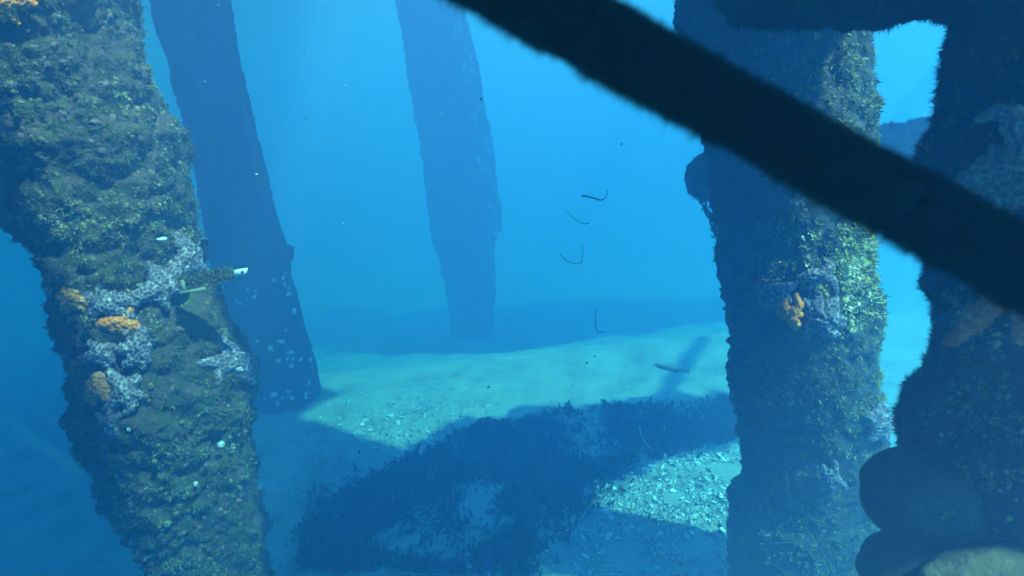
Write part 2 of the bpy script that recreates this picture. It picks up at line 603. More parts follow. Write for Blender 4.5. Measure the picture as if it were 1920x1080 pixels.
# ------------------------------------------------------------------ far pile
rows3 = [(-60, 728, 858), (0, 742, 872), (150, 766, 902), (300, 790, 930), (400, 803, 941), (438, 808, 943), (446, 811, 931), (500, 828, 931), (560, 838, 930), (640, 846, 926)]
Y3 = GT(888, 630).y
print('Y3', Y3)
c3, r3 = extend(*px_table(rows3, Y3), -1.6, TOPZ)
T3 = Trunk(c3, r3, (.03, .02, .01), 500)
far = thing('distant_pile', (c3[0].x, c3[0].y, 0), 'faint blue pile far off in the hazy water', 'pier pile')
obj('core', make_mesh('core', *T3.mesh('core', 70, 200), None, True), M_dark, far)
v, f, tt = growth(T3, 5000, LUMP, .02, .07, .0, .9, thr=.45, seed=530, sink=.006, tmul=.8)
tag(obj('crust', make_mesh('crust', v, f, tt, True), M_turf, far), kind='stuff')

v, f, tt = growth(T3, 1400, LUMP, .02, .06, .3, .9, th0=.5, th1=1.6, thr=.5, seed=550, sink=.006, tmul=1.2)  # pale lumps on one edge paint the pile's sunlit streak
tag(obj('barnacles_or_lit_streak', make_mesh('barnacles_or_lit_streak', v, f, tt, True), M_shell, far), kind='stuff')

# ------------------------------------------------------------------ near pile at the right edge, in its own shade
rowsN = [(-60, 1776, 2360), (0, 1776, 2360), (60, 1778, 2362), (120, 1770, 2362), (180, 1764, 2362), (232, 1766, 2362), (252, 1745, 2362), (275, 1730, 2362), (330, 1728, 2362), (400, 1730, 2362),
         (480, 1730, 2362), (498, 1748, 2362), (512, 1728, 2362), (540, 1728, 2362), (556, 1748, 2362), (610, 1756, 2364), (660, 1748, 2364), (690, 1738, 2364), (712, 1738, 2364),
         (728, 1704, 2362), (745, 1690, 2362), (800, 1680, 2362), (832, 1686, 2362), (850, 1716, 2364), (900, 1740, 2364), (1080, 1740, 2366)]
cN, rN = [], []
for py, l, _ in sorted(rowsN, reverse=True):       # the left edge is where the sight line grazes the round pile
    r_ = ray(l + 8, py)
    hl = math.hypot(r_.x, r_.y)
    DN, RN_ = 1.3, .28
    al = math.asin(RN_ / DN)
    bx = math.atan2(r_.x, r_.y) + al
    cN.append(Vector((DN * math.sin(bx), DN * math.cos(bx), CAM.z + r_.z / hl * math.sqrt(DN * DN - RN_ * RN_))))
    rN.append(RN_)
cN0 = sum((c_.x for c_ in cN)) / len(cN), sum((c_.y for c_ in cN)) / len(cN)
for k in range(len(cN)):                           # keep the pile straight: take the bumps up in the radius
    dx, dy = cN[k].x - cN0[0], cN[k].y - cN0[1]
    rN[k] += -(dx * math.cos(.7) - dy * math.sin(.7))
    cN[k].x, cN[k].y = cN0
cN, rN = extend(cN, rN, -.15, TOPZ)
TN = Trunk(cN, rN, (.006, .005, .003), 600, .012)
near = thing('shaded_pile', (cN[0].x, cN[0].y, 0), 'near dark pile at the edge of view with red sea stars and sponges on it', 'pier pile')
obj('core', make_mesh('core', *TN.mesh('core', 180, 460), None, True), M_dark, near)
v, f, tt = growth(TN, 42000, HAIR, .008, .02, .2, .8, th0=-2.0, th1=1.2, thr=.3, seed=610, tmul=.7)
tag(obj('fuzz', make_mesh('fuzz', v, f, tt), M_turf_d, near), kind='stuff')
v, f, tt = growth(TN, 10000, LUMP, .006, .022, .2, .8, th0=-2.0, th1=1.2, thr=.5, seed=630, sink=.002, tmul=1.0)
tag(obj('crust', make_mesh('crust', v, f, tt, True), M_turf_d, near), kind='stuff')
low = lambda th, s, p: (p[:, 2] < 1.95 + .1 * RNG.normal(size=len(p)))
v, f, tt = growth(TN, 22000, FINE + LUMP, .004, .013, .2, .6, th0=-1.35, th1=1.0, mask=low, thr=.46, seed=650, proud=.3, tadd=.15)
tag(obj('turf', make_mesh('turf', v, f, tt), M_brown, near), kind='stuff')
BN = TN.bvh(1.02)


# ------------------------------------------------------------------ other round timbers
def timber(name, a, b, ra, rb, label, cat, mt, seed, amps=(.015, .012, .006), nseg=7, group=None, lumps=6000, fuzz=9000, lmax=.03, hmax=.03, turf=None):
    c = [a.lerp(b, k / (nseg - 1)) for k in range(nseg)]
    r_ = [ra + (rb - ra) * k / (nseg - 1) for k in range(nseg)]
    c.insert(0, a + (a - b).normalized() * ra * .45)
    r_.insert(0, ra * .55)
    T = Trunk(c, r_, amps, seed)
    o = thing(name, a, label, cat, group)
    obj('core', make_mesh('core', *T.mesh('core', 80, 220), None, True), mt, o)
    if lumps:
        v, f, tt = growth(T, lumps, LUMP, .008, lmax, th0=-3.14, th1=3.14, thr=.42, seed=seed + 10, sink=.002, tmul=.8)
        tag(obj('crust', make_mesh('crust', v, f, tt, True), turf or M_turf_d, o), kind='stuff')
    if fuzz:
        v, f, tt = growth(T, fuzz, HAIR, hmax * .4, hmax, th0=-3.14, th1=3.14, thr=.38, seed=seed + 30, tmul=.7)
        tag(obj('fuzz', make_mesh('fuzz', v, f, tt), M_turf_d, o), kind='stuff')
    return T, o


a = P(1318, 333, 2.62)
b = P(2100, 215, 3.0)
timber('crossbeam', a, b, 46 / FP * 2.62, 40 / FP * 3, 'log brace crossing behind the one side lit pile, its round end poking out', 'crossbeam', M_crust_r, 700, turf=M_turf, lmax=.03)
a = P(1392, -52, 1.0)
b = P(1800, -45, 1.0)
timber('hanging_beam', a, b, 74 / FP, 82 / FP, 'shaggy dark beam hanging into the top of the view', 'crossbeam', M_dark, 740, amps=(.04, .022, .008), fuzz=14000, hmax=.024)

# foreground pipe, thickly furred below
a, b = P(640, -196, .30), P(2080, 590, .30)
TP = Trunk([a.lerp(b, k / 9) for k in range(10)], [.0168] * 10, (.0014, .0012, .0007), 800)
pipe = thing('diagonal_pipe', a.lerp(b, .5), 'black furry pipe slanting close across the whole view', 'pipe')
obj('core', make_mesh('core', *TP.mesh('core', 64, 400), None, True), M_cable, pipe)
v, f, tt = growth(TP, 26000, HAIR, .0025, .0065, th0=-3.14, th1=3.14, thr=.3, seed=810, scale=25, tmul=.5)
tag(obj('fuzz', make_mesh('fuzz', v, f, tt), M_turf_d, pipe), kind='stuff')
dn = np.array(-U)
lo = lambda th, s, p: (np.einsum('ij,j->i', np.cos(th)[:, None] * TP.e0 + np.sin(th)[:, None] * TP.e1, dn) > .45)
v, f, tt = growth(TP, 16000, HAIR, .004, .0115, th0=-3.14, th1=3.14, mask=lo, thr=.46, seed=820, scale=40, tmul=.9)
tag(obj('turf', make_mesh('turf', v, f, tt), M_turf_d, pipe), kind='stuff')

# ------------------------------------------------------------------ unseen slabs added overhead, traced back from the shade wanted on the sand
def caster(poly, z, th, name, label, seed, cut=None, rough=.2):
    pts = []
    q = [GT(*p_) for p_ in poly]
    q = [x_ + TS * ((z - x_.z) / TS.z) for x_ in q]
    if cut:                                # keep one side of a line parallel to the sun's heading
        f = lambda v_: (SIDE.dot(v_) - cut[0]) * cut[1]
        o_ = []
        for a_, b_ in zip(q, q[1:] + q[:1]):
            if f(a_) >= 0:
                o_.append(a_)
            if f(a_) * f(b_) < 0:
                o_.append(a_.lerp(b_, f(a_) / (f(a_) - f(b_))))
        q = o_
    for i, p0 in enumerate(q):
        p1 = q[(i + 1) % len(q)]
        n = max(2, int((p1 - p0).length / .012))
        nrm = (p1 - p0).cross(Vector((0, 0, 1))).normalized()
        for k in range(n):
            x = p0.lerp(p1, k / n)
            h = vnoise(np.array([[x.x * 5, x.y * 5, seed]]), seed)[0] - .5 + .7 * (vnoise(np.array([[x.x * 19, x.y * 19, seed]]), seed)[0] - .5) + .6 * (vnoise(np.array([[x.x * 60, x.y * 60, seed]]), seed)[0] - .5) ** 1
            pts.append(x + nrm * h * rough)
    N = len(pts)
    import bmesh
    bm = bmesh.new()
    lo_ = [bm.verts.new(p_) for p_ in pts]
    hi_ = [bm.verts.new(p_ + Vector((0, 0, th))) for p_ in pts]
    bm.faces.new(lo_)
    bm.faces.new(hi_)
    for i in range(N):
        bm.faces.new((lo_[i], lo_[(i + 1) % N], hi_[(i + 1) % N], hi_[i]))
    bmesh.ops.triangulate(bm, faces=[f_ for f_ in bm.faces if len(f_.verts) > 4])
    me = bpy.data.meshes.new(name)
    bm.to_mesh(me)
    bm.free()
    o = obj(name, me, M_dark, loc=q[0])
    return tag(o, label, 'crossbeam')


SHADE_POLY = [(490, 1000), (485, 868), (610, 872), (690, 890), (880, 805), (1060, 765), (1390, 748), (1390, 832), (1180, 884), (1010, 1000), (1010, 1500), (490, 1500)]  # outline of the shade wanted on the near sand
sR = SIDE.dot(cR[6])
caster(SHADE_POLY, 2.8, .2, 'near_shade_slab', 'broad unseen slab added overhead, shading the near sand', 3, (sR - .33, -1))  # added out of view, cut back to leave the side lit pile in sun
caster(SHADE_POLY, 2.8, .2, 'side_shade_slab', 'unseen slab added overhead, shading sand on the far side of the side lit pile', 3, (sR + .22, 1))
v_, f_ = cuboid((-7, -4, 2.74), (.95, .72, 2.84))  # added board out of view, keeps sun and sky off the near water
tag(obj('camera_shade_board', make_mesh('camera_shade_board', v_, f_), M_dark, loc=(1, -.3, 2.74)), 'dark unseen board added above the viewpoint to shade the near water', 'shade board')
caster([(300, 655), (600, 645), (880, 655), (1100, 622), (1380, 590), (1380, 562), (1000, 580), (300, 606)], 4.84, .07, 'far_shade_slab', 'long unseen slab added overhead, shading the far sand', 5, None, .9)  # added slab out of view, kept to darken the far sand
caster([(1225, 758), (1262, 742), (1330, 640), (1312, 636)], 4.0, .08, 'overhead_pole', 'thin unseen pole overhead, shaped from its shadow on the sand', 6, None, .05)

# unseen deck over the left, boards laid out to shade the bare pile and water
deck = thing('pier_deck', (-3, 6, 4.94), 'boarded pier deck overhead on the shaded side', 'pier deck')
pm = None
dirv, side = DIRV, SIDE
rs_j = random.Random(3)
sL, s2, t2 = SIDE.dot(cL[4]), SIDE.dot(c2[3]), DIRV.dot(c2[3])
rs_ = TS.xy.length / TS.z                       # ground shift of a shadow per metre of height
bear = Vector((math.sin(rad(-18)), math.cos(rad(-18)), 0))
for k in range(40):
    sv = -2.205 + .25 * k
    if sv < sL - .22:
        t0 = -3
    elif sv < sL + .2:
        t0 = DIRV.dot(cL[4]) + .3
    elif sv < sR - .72 and sv > sL + .34:
        t0 = -2.2
    elif sv < s2 + .45:
        t0 = t2 - .35 - 4.94 * rs_
    else:
        t0 = max(t2 - .35 - 4.94 * rs_, DIRV.dot(bear) * sv / SIDE.dot(bear) - 2.94 * rs_)
    t1 = math.sqrt(max(.1, 11 ** 2 - sv * sv))
    t0 += rs_j.uniform(-.1, .9) if sv > s2 + .45 else 0
    if t1 - t0 < .5:
        continue
    ln = t1 - t0
    o0 = side * sv + dirv * t0 + Vector((0, 0, 4.94))
    if pm is None:
        vv, fq = cuboid((0, 0, 0), (1, .24, .06))
        pm = make_mesh('deck_board', vv, fq)
        pm.materials.append(M_dark)
    o = bpy.data.objects.new('deck_board', pm)
    COL.objects.link(o)
    o.parent = deck
    o.location = o0 - Vector(deck.location)
    o.rotation_euler = (0, 0, math.atan2(dirv.y, dirv.x))
    o.scale = (ln, 1, 1)


# ------------------------------------------------------------------ sea stars
def star(arms, mt, bv, d0, label, group='sea stars on the pier piles', h=.9, cell=7.8, name='sea_star', body=None, step=1.6, seed=0, lift=.0):
    """arms: polylines of pixels from the disc outward with (x, y, halfwidth); moulded onto the timber they cling to"""
    pts = np.array([q for a_ in arms for q in a_], float)
    x0, y0 = pts[:, 0].min() - 30, pts[:, 1].min() - 30
    x1, y1 = pts[:, 0].max() + 30, pts[:, 1].max() + 30
    xs, ys = np.arange(x0, x1, step), np.arange(y0, y1, step)
    XX, YY = np.meshgrid(xs, ys)
    best = np.full(XX.shape, 9.0)
    wid = np.zeros(XX.shape)
    wob = 1 + .28 * (vnoise(np.stack([XX / 6, YY / 6, np.full_like(XX, seed)], -1), seed) - .5)
    for a_ in arms:
        for (ax, ay, aw), (bx, by, bw) in zip(a_[:-1], a_[1:]):
            dx, dy = bx - ax, by - ay
            tt_ = np.clip(((XX - ax) * dx + (YY - ay) * dy) / (dx * dx + dy * dy + 1e-9), 0, 1)
            dd = np.hypot(XX - ax - tt_ * dx, YY - ay - tt_ * dy)
            ww = (aw + (bw - aw) * tt_) * wob * .88
            q = dd / ww
            wid = np.where(q < best, ww, wid)
            best = np.minimum(best, q)
    inside = best < 1
    hgt = np.sqrt(np.clip(1 - best ** 2, 0, 1)) * wid * h
    f1, f2 = cells(np.stack([XX / cell, YY / cell, np.full_like(XX, .5 + seed)], -1), seed)
    g1, g2 = cells(np.stack([XX / (cell * .55), YY / (cell * .55), np.full_like(XX, .5 + seed)], -1), seed + 9)
    net = np.clip(1 - (f2 - f1) * 3.2, 0, 1)
    dots = np.clip(1 - g1 * 2.0, 0, 1)
    spine = np.clip(np.clip(net * 1.6 - .45, 0, 1) * (.55 + .45 * vnoise(np.stack([XX / 5, YY / 5, np.full_like(XX, seed)], -1), seed + 3)) + dots * .3 - .05, 0, 1)
    hgt = hgt + spine * 3.0 * np.clip(1.3 - best, 0, 1)
    cpx = pts[:, :2].mean(0)
    idx = -np.ones(XX.shape, int)
    V, T = [], []
    dl = d0
    grid = np.zeros(XX.shape + (3,))
    ok = np.zeros(XX.shape, bool)
    use = inside.copy()
    use[:-1] |= inside[1:]
    use[1:] |= inside[:-1]
    use[:, :-1] |= inside[:, 1:]
    use[:, 1:] |= inside[:, :-1]
    for (r_, c_) in zip(*np.where(use)):
        dr = ray(XX[r_, c_], YY[r_, c_])
        hit, no, _, di = bv.ray_cast(CAM, dr.normalized())
        if hit is None:
            hit, no, _, di = bv.find_nearest(P(XX[r_, c_], YY[r_, c_], dl))
            hit = P(XX[r_, c_], YY[r_, c_], depth(hit))
        else:
            dl = depth(hit)
        k = hgt[r_, c_] / FP * dl
        if no.dot(dr) > 0:
            no = -no
        no = (no - dr.normalized() * .6).normalized()
        out = hit + no * (k + lift)
        idx[r_, c_] = len(V)
        V.append(tuple(out))
        T.append(spine[r_, c_])
    fa = []
    cell_in = inside[:-1, :-1] | inside[1:, :-1] | inside[:-1, 1:] | inside[1:, 1:]
    for (r_, c_) in zip(*np.where(cell_in)):
        q = (idx[r_ + 1, c_], idx[r_ + 1, c_ + 1], idx[r_, c_ + 1], idx[r_, c_])
        if min(q) >= 0:
            fa.append(q)
    ctr = Vector(np.array(V).mean(0))
    o = obj(name, make_mesh(name, V, fa, T, True), mt, loc=ctr)
    return tag(o, label, 'sea star', group)


def arms5(cx, cy, L, w0, w1, rot, n=5, bend=.3, sq=(1, 1), seed=0):
    rr = random.Random(seed)
    out = []
    for i in range(n):
        a_ = rad(rot) + i * 2 * math.pi / n + rr.uniform(-.2, .2)
        bd = rr.uniform(-bend, bend)
        ln = L * rr.uniform(.8, 1.1)
        pts = []
        x, y = cx, cy
        for k in range(6):
            tq = k / 5
            pts.append((x, y, w0 + (w1 - w0) * tq ** .8))
            x += math.cos(a_ + bd * k) * ln / 5 * sq[0]
            y += math.sin(a_ + bd * k) * ln / 5 * sq[1]
        out.append(pts)
    return out


def S_L(arms, mt, label, **k):
    return star(arms, mt, BL, 2.2, label, lift=.008, **k)


# on the left pile, top to bottom
S_L([[(18, 2, 22), (45, 2, 16), (66, 8, 7)], [(18, 2, 22), (-10, 14, 14), (-25, 22, 7)], [(18, 2, 22), (22, 28, 12), (36, 44, 5)], [(18, 2, 20), (2, 24, 13), (10, 38, 6)], [(18, 2, 20), (12, -30, 10)]],
    M_orange, 'vivid orange sea star at the very top of the overgrown pile', seed=1)
S_L([[(352, 478, 22), (338, 455, 15), (330, 440, 9)], [(352, 478, 22), (365, 500, 15), (385, 512, 8)], [(352, 478, 22), (330, 500, 16), (318, 512, 9)], [(352, 478, 20), (372, 470, 12), (380, 452, 7)], [(352, 478, 20), (345, 505, 14)]],
    M_purple, 'dusky purple sea star highest of those around the slat', seed=2)
S_L([[(300, 538, 26), (290, 512, 17), (278, 498, 9)], [(300, 538, 26), (324, 515, 18), (322, 495, 9)], [(300, 538, 26), (333, 540, 16), (348, 528, 8)], [(300, 538, 26), (305, 562, 16), (312, 576, 8)], [(300, 538, 26), (268, 552, 18), (240, 556, 8)]],
    M_purple, 'large purple sea star lying across the middle of the wooden slat', seed=3)
S_L([[(140, 560, 24), (132, 540, 17), (138, 524, 10), (150, 522, 6)], [(140, 560, 24), (165, 565, 14), (178, 558, 8)], [(140, 560, 22), (118, 555, 11)], [(140, 560, 22), (128, 578, 12)], [(140, 560, 22), (160, 578, 10)]],
    M_ochre, 'ochre orange sea star curled over the edge of the overgrown pile', seed=4)
S_L([[(198, 566, 25), (190, 542, 14), (186, 524, 8)], [(198, 566, 25), (228, 562, 17), (255, 566, 10)], [(198, 566, 25), (222, 582, 17), (246, 592, 9)], [(198, 566, 25), (175, 585, 12)], [(198, 566, 24), (168, 555, 14), (150, 552, 7)]],
    M_purple, 'pale spined purple sea star beside the curled ochre one', seed=5)
S_L([[(222, 604, 18), (195, 604, 12), (186, 608, 7)], [(222, 604, 18), (240, 590, 11), (246, 578, 6)], [(222, 604, 18), (250, 610, 13), (264, 616, 6)], [(222, 604, 17), (212, 616, 9)], [(222, 604, 17), (236, 617, 9)]],
    M_orange, 'bright orange sea star squeezed between two purple sea stars', seed=6)
S_L([[(258, 648, 24), (266, 625, 16), (258, 612, 8)], [(258, 648, 24), (232, 654, 14), (222, 655, 7)], [(258, 648, 24), (250, 672, 15), (236, 682, 8)], [(258, 648, 24), (272, 670, 14), (268, 688, 7)], [(258, 648, 23), (276, 648, 9)]],
    M_purple, 'pale lilac sea star hanging below the bright orange one', seed=7)
S_L(arms5(192, 662, 34, 20, 8, 20, seed=8, sq=(1, .8)), M_purple, 'small dull purple sea star near the shaded side of the overgrown pile', seed=8)
S_L([[(190, 725, 22), (186, 708, 14), (196, 706, 8)], [(190, 725, 22), (172, 742, 13), (178, 756, 7)], [(190, 725, 22), (208, 722, 10)], [(190, 725, 22), (202, 745, 12)], [(190, 725, 20), (172, 720, 10)]],
    M_ochre, 'mustard coloured sea star lowest on the overgrown pile', seed=9)
S_L([[(234, 730, 24), (214, 706, 14), (206, 694, 8)], [(234, 730, 24), (256, 712, 12), (262, 708, 6)], [(234, 730, 24), (214, 755, 13), (200, 764, 7)], [(234, 730, 24), (248, 758, 14), (238, 772, 7)], [(234, 730, 23), (262, 740, 10)]],
    M_purple, 'purple sea star beside the mustard coloured one', seed=10)
S_L([[(440, 675, 22), (418, 645, 13), (414, 636, 8)], [(440, 675, 22), (400, 680, 13), (374, 682, 7)], [(440, 675, 22), (466, 680, 16), (474, 700, 9)], [(440, 675, 22), (410, 694, 12), (406, 718, 8)], [(440, 675, 22), (452, 702, 15), (470, 718, 8)]],
    M_purple, 'broad purple sea star alone on the overgrown pile beside the bare pile', seed=11)
S_L(arms5(208, 790, 26, 14, 6, 50, seed=12), M_purple, 'faint small lilac sea star under the mustard coloured cluster', seed=12)


def S_R(arms, mt, label, **k):
    return star([[(x, y, w_ * 1.2) for x, y, w_ in a_] for a_ in arms], mt, BR, 2.2, label, lift=.03 if mt is M_orange else .014, **k)


# on the right pile
S_R([[(1538, 514, 13), (1552, 498, 9), (1543, 488, 6)], [(1538, 514, 13), (1515, 516, 11), (1498, 522, 7)], [(1538, 514, 13), (1556, 524, 10), (1562, 545, 7), (1556, 556, 4)], [(1538, 514, 12), (1524, 530, 8), (1512, 536, 4)]],
    M_purple, 'silvery purple sea star draped in an arc above the orange one', seed=13, cell=7.5)
S_R([[(1462, 545, 15), (1480, 538, 10), (1492, 530, 5)], [(1462, 545, 15), (1438, 544, 10), (1426, 540, 6)], [(1462, 545, 15), (1448, 560, 10), (1438, 566, 5)], [(1462, 545, 15), (1474, 562, 11), (1476, 572, 5)], [(1462, 545, 14), (1458, 562, 9)]],
    M_purple, 'purple sea star reaching out on the shaded side of the orange one', seed=14, cell=7.5)
S_R([[(1482, 586, 13), (1470, 570, 11), (1472, 560, 6)], [(1482, 586, 13), (1496, 568, 9), (1492, 552, 5)], [(1482, 586, 13), (1466, 582, 8)], [(1482, 586, 13), (1490, 602, 10), (1492, 608, 6)], [(1482, 586, 13), (1498, 585, 7)]],
    M_orange, 'vivid orange heart shaped sea star between purple ones', seed=15, cell=7, h=1.2)
S_R([[(1538, 592, 24), (1528, 568, 12), (1534, 548, 6)], [(1538, 592, 24), (1558, 570, 13), (1564, 558, 6)], [(1538, 592, 24), (1564, 600, 14), (1574, 606, 8)], [(1538, 592, 24), (1548, 616, 15), (1566, 626, 7)], [(1538, 592, 24), (1516, 612, 13), (1508, 618, 7)], [(1538, 592, 22), (1518, 574, 10), (1508, 562, 5)]],
    M_purple, 'largest silvery purple sea star, just beside and below the orange one', seed=16, cell=8)
S_R(arms5(1555, 895, 30, 14, 5, 10, seed=17), M_purple, 'dim sea star low on the side lit pile above trailing threads', seed=17)
S_R(arms5(1642, 790, 34, 20, 9, 60, seed=18, sq=(.6, 1)), M_purple, 'brownish purple sea star wrapped round the sunny edge of the pile', seed=18)


def S_N(arms, mt, label, **k):
    return star(arms, mt, BN, 1.0, label, **k)


S_N([[(1960, 320, 60), (1915, 215, 26), (1880, 222, 12), (1858, 232, 7)], [(1960, 320, 60), (1890, 315, 40), (1835, 345, 24), (1800, 362, 14)], [(1960, 320, 60), (1890, 375, 34), (1840, 402, 18)], [(1960, 330, 50), (1990, 420, 20)]],
    M_pinkgrey, 'pinkish grey sea star beside the pipe at the edge of view', seed=19, cell=14, h=.6, step=2.6, lift=.03)
S_N([[(2020, 430, 60), (1950, 505, 38), (1885, 572, 25), (1840, 622, 12)], [(1985, 440, 60), (1960, 600, 25)], [(1985, 440, 50), (2050, 520, 20)], [(1985, 440, 50), (2050, 380, 20)]],
    M_red, 'dull red sea star stretching one arm below the pipe', seed=20, cell=11, h=.8, step=2.6, lift=.07)


# ------------------------------------------------------------------ small solids
def lathe_dome(px, py, d, rpx, name, mt, label, cat, squash=(1, 1, 1), seed=0, nz=.04):
    c = P(px, py, d)
    r_ = rpx / FP * d
    n1, n2 = 72, 44
    th, ph = np.meshgrid(np.linspace(0, 2 * np.pi, n1, endpoint=False), np.linspace(.02, np.pi - .02, n2))
    v = np.stack([np.cos(th) * np.sin(ph), np.sin(th) * np.sin(ph), np.cos(ph)], -1).reshape(-1, 3)
    k = 1 + nz * 2 * (vnoise(v * 2.2, seed) - .5) + nz * .5 * (vnoise(v * 9, seed + 1) - .5)
    ax = np.stack([np.array(R), np.array(U), np.array(F)])
    v = (v * k[:, None] * r_ * np.array(squash)) @ ax + np.array(c)
    i = np.arange(n2 - 1)[:, None] * n1
    j = np.arange(n1)[None]
    f_ = np.stack([i + j, i + n1 + j, i + n1 + (j + 1) % n1, i + (j + 1) % n1], -1).reshape(-1, 4)
    return tag(obj(name, make_mesh(name, v, f_, None, True), mt, loc=c), label, cat)


lathe_dome(1728, 932, .98, 106, 'ball_sponge', M_sponge, 'big smooth dark ball sponge on the near pile, the upper of two', 'sponge', (1, .84, 1), 41, .07)
lathe_dome(1702, 1076, .95, 80, 'ball_sponge', M_sponge, 'smooth dark ball sponge cut off by the bottom of the view', 'sponge', (1, 1.02, 1), 42, .07)
lathe_dome(1900, 1105, .84, 150, 'tan_sponge', M_tan, 'smooth tan sponge spreading out at the lowest corner', 'sponge', (1.2, .5, .5), 43, .12)


c_ = P(1774, 962, .885)
v, f, tt = place(np.array([tuple(c_)] * 16) + RNG.normal(0, .006, (16, 3)), np.tile(np.array(-F), (16, 1)), RNG.uniform(.004, .009, 16), FINE + LUMP, np.full(16, .45))
tag(obj('yellow_tuft', make_mesh('yellow_tuft', v, f, tt), M_turf_y, loc=c_), 'small pale yellow tuft growing on the upper ball sponge', 'hydroid')


def tube(name, pts, r0, mt, r1=None, n=6, parent=None, sub=5):
    """smooth tube along world points"""
    pts = [Vector(p_) for p_ in pts]
    q = []
    m = len(pts)
    for i in range(m - 1):
        p0, p1, p2, p3 = pts[max(i - 1, 0)], pts[i], pts[i + 1], pts[min(i + 2, m - 1)]
        for k in range(sub):
            u = k / sub
            q.append(.5 * ((2 * p1) + (p2 - p0) * u + (2 * p0 - 5 * p1 + 4 * p2 - p3) * u * u + (3 * p1 - p0 - 3 * p2 + p3) * u ** 3))
    q.append(pts[-1])
    v, f_ = [], []
    N = len(q)
    for i, p_ in enumerate(q):
        d = (q[min(i + 1, N - 1)] - q[max(i - 1, 0)]).normalized()
        a_ = d.cross(Vector((.3, .9, .2))).normalized()
        b_ = d.cross(a_)
        u = i / (N - 1)
        rr = r0 if r1 is None else (r0 + (r1 - r0) * u)
        for k in range(n):
            g_ = 2 * math.pi * k / n
            v.append(p_ + a_ * math.cos(g_) * rr + b_ * math.sin(g_) * rr)
    for i in range(N - 1):
        for k in range(n):
            f_.append((i * n + k, i * n + (k + 1) % n, (i + 1) * n + (k + 1) % n, (i + 1) * n + k))
    f_.append(tuple([0, 1, 2, 3]))
    f_.append(tuple([(N - 1) * n + k for k in (3, 2, 1, 0)]))
    return v, f_


def strand(pix, d, r0, r1, mt, name, label, cat, group=None):
    w_ = [P(x, y, dd) for (x, y), dd in zip(pix, d if isinstance(d, (list, tuple)) else [d] * len(pix))]
    v, f_ = tube(name, w_, r0, mt, r1)
    return tag(obj(name, make_mesh(name, v, f_, None, True), mt, loc=w_[0]), label, cat, group)


gs = 'weed threads drifting in mid water'
strand([(1091, 367), (1105, 369), (1118, 373), (1128, 375), (1137, 368), (1139, 356)], 2.4, .0042, .0015, M_weed, 'weed_thread', 'dark hooked weed thread, topmost of the drifting four', 'seaweed', gs)
strand([(1063, 396), (1075, 408), (1088, 417), (1098, 420), (1105, 418)], 2.6, .0012, .0022, M_weed, 'weed_thread', 'thin curved weed thread just under the topmost one', 'seaweed', gs)
strand([(1050, 475), (1060, 487), (1073, 493), (1088, 493), (1092, 480), (1093, 461)], 2.5, .0022, .0013, M_weed, 'weed_thread', 'weed thread bent like a fish hook, third from the top', 'seaweed', gs)
strand([(1119, 575), (1117, 592), (1117, 610), (1120, 621), (1127, 624), (1134, 622)], 2.7, .0013, .003, M_weed, 'weed_thread', 'upright weed thread with a bent foot, lowest of the drifting four', 'seaweed', gs)
strand([(5, 930), (28, 929), (48, 920), (62, 910)], 2.4, .0022, .0012, M_weed, 'weed_thread', 'faint weed thread floating below the overgrown pile', 'seaweed', gs)
g_ = G(1212, 825)
strand([(1199, 799), (1201, 812), (1208, 827), (1217, 838), (1225, 848)], depth(g_) * .93, .006, .004, M_palestrand, 'pale_worm', 'pale kinked weed stem standing out against the dark shade', 'seaweed')
strand([(1246, 797), (1247, 807)], depth(g_) * .95, .004, .003, M_palestrand, 'pale_stub', 'tiny pale upright stub near the kinked weed stem', 'seaweed')
for k, (pp, lab) in enumerate([
    ([(1478, 880), (1480, 920), (1492, 938), (1506, 930), (1520, 915)], 'thin pale thread looped low on the side lit pile'),
    ([(1435, 1015), (1462, 1017), (1490, 1016), (1512, 1004)], 'straight pale thread lying across the foot of the side lit pile'),
    ([(1440, 1030), (1448, 1052), (1470, 1064)], 'short pale thread near the bottom of the side lit pile'),
    ([(1516, 960), (1530, 972), (1560, 962), (1590, 948)], 'pale thread sagging under the dim low sea star')]):
    w_ = []
    for x, y in pp:
        h_, n_, _, _ = BR.ray_cast(CAM, ray(x, y).normalized())
        if h_ is None:
            h_, n_, _, _ = BR.find_nearest(P(x, y, 2.2))
        w_.append(h_ + n_ * .012)
    v, f_ = tube('hydroid_thread', w_, .0014, M_thread, .0008)
    tag(obj('hydroid_thread', make_mesh('hydroid_thread', v, f_, None, True), M_thread, loc=w_[0]), lab, 'hydroid', 'threads on the side lit pile')

# chain remnant hanging from the beam end, with a white tip
ch = thing('hanging_chain', P(1316, 372, 2.5), 'short crusted chain dangling from the round beam end, white at its tip', 'chain')
path = [P(x, y, 2.5) for x, y in [(1316, 372), (1324, 392), (1332, 410), (1340, 428), (1346, 444)]]
for i in range(9):
    u = i / 8 * 3.999
    k = int(u)
    p_ = path[k].lerp(path[k + 1], u - k)
    d_ = (path[k + 1] - path[k]).normalized()
    e_ = (R if i % 2 else F)
    ring = [p_ + d_ * math.cos(a_) * .018 + (e_ - d_ * e_.dot(d_)) * math.sin(a_) * .01 for a_ in np.linspace(0, 2 * math.pi, 9)]
    v, f_ = tube('link', ring, .0042, M_steel, sub=2)
    obj('link', make_mesh('link', v, f_, None, True), M_steel, ch)
pos = np.array([tuple(p_) for p_ in path for _ in range(14)]) + RNG.normal(0, .008, (70, 3))
v, f, tt = place(pos, RNG.normal(size=(70, 3)), RNG.uniform(.008, .022, 70), TUFT + LUMP, RNG.random(70) * .6)
tag(obj('crust', make_mesh('crust', v, f, tt), M_turf_d, ch), kind='stuff')
v = ICO_V * np.array([.011, .011, .017]) + np.array(P(1348, 447, 2.49))
obj('tip', make_mesh('tip', v, ICO_F, None, True), M_white, ch)

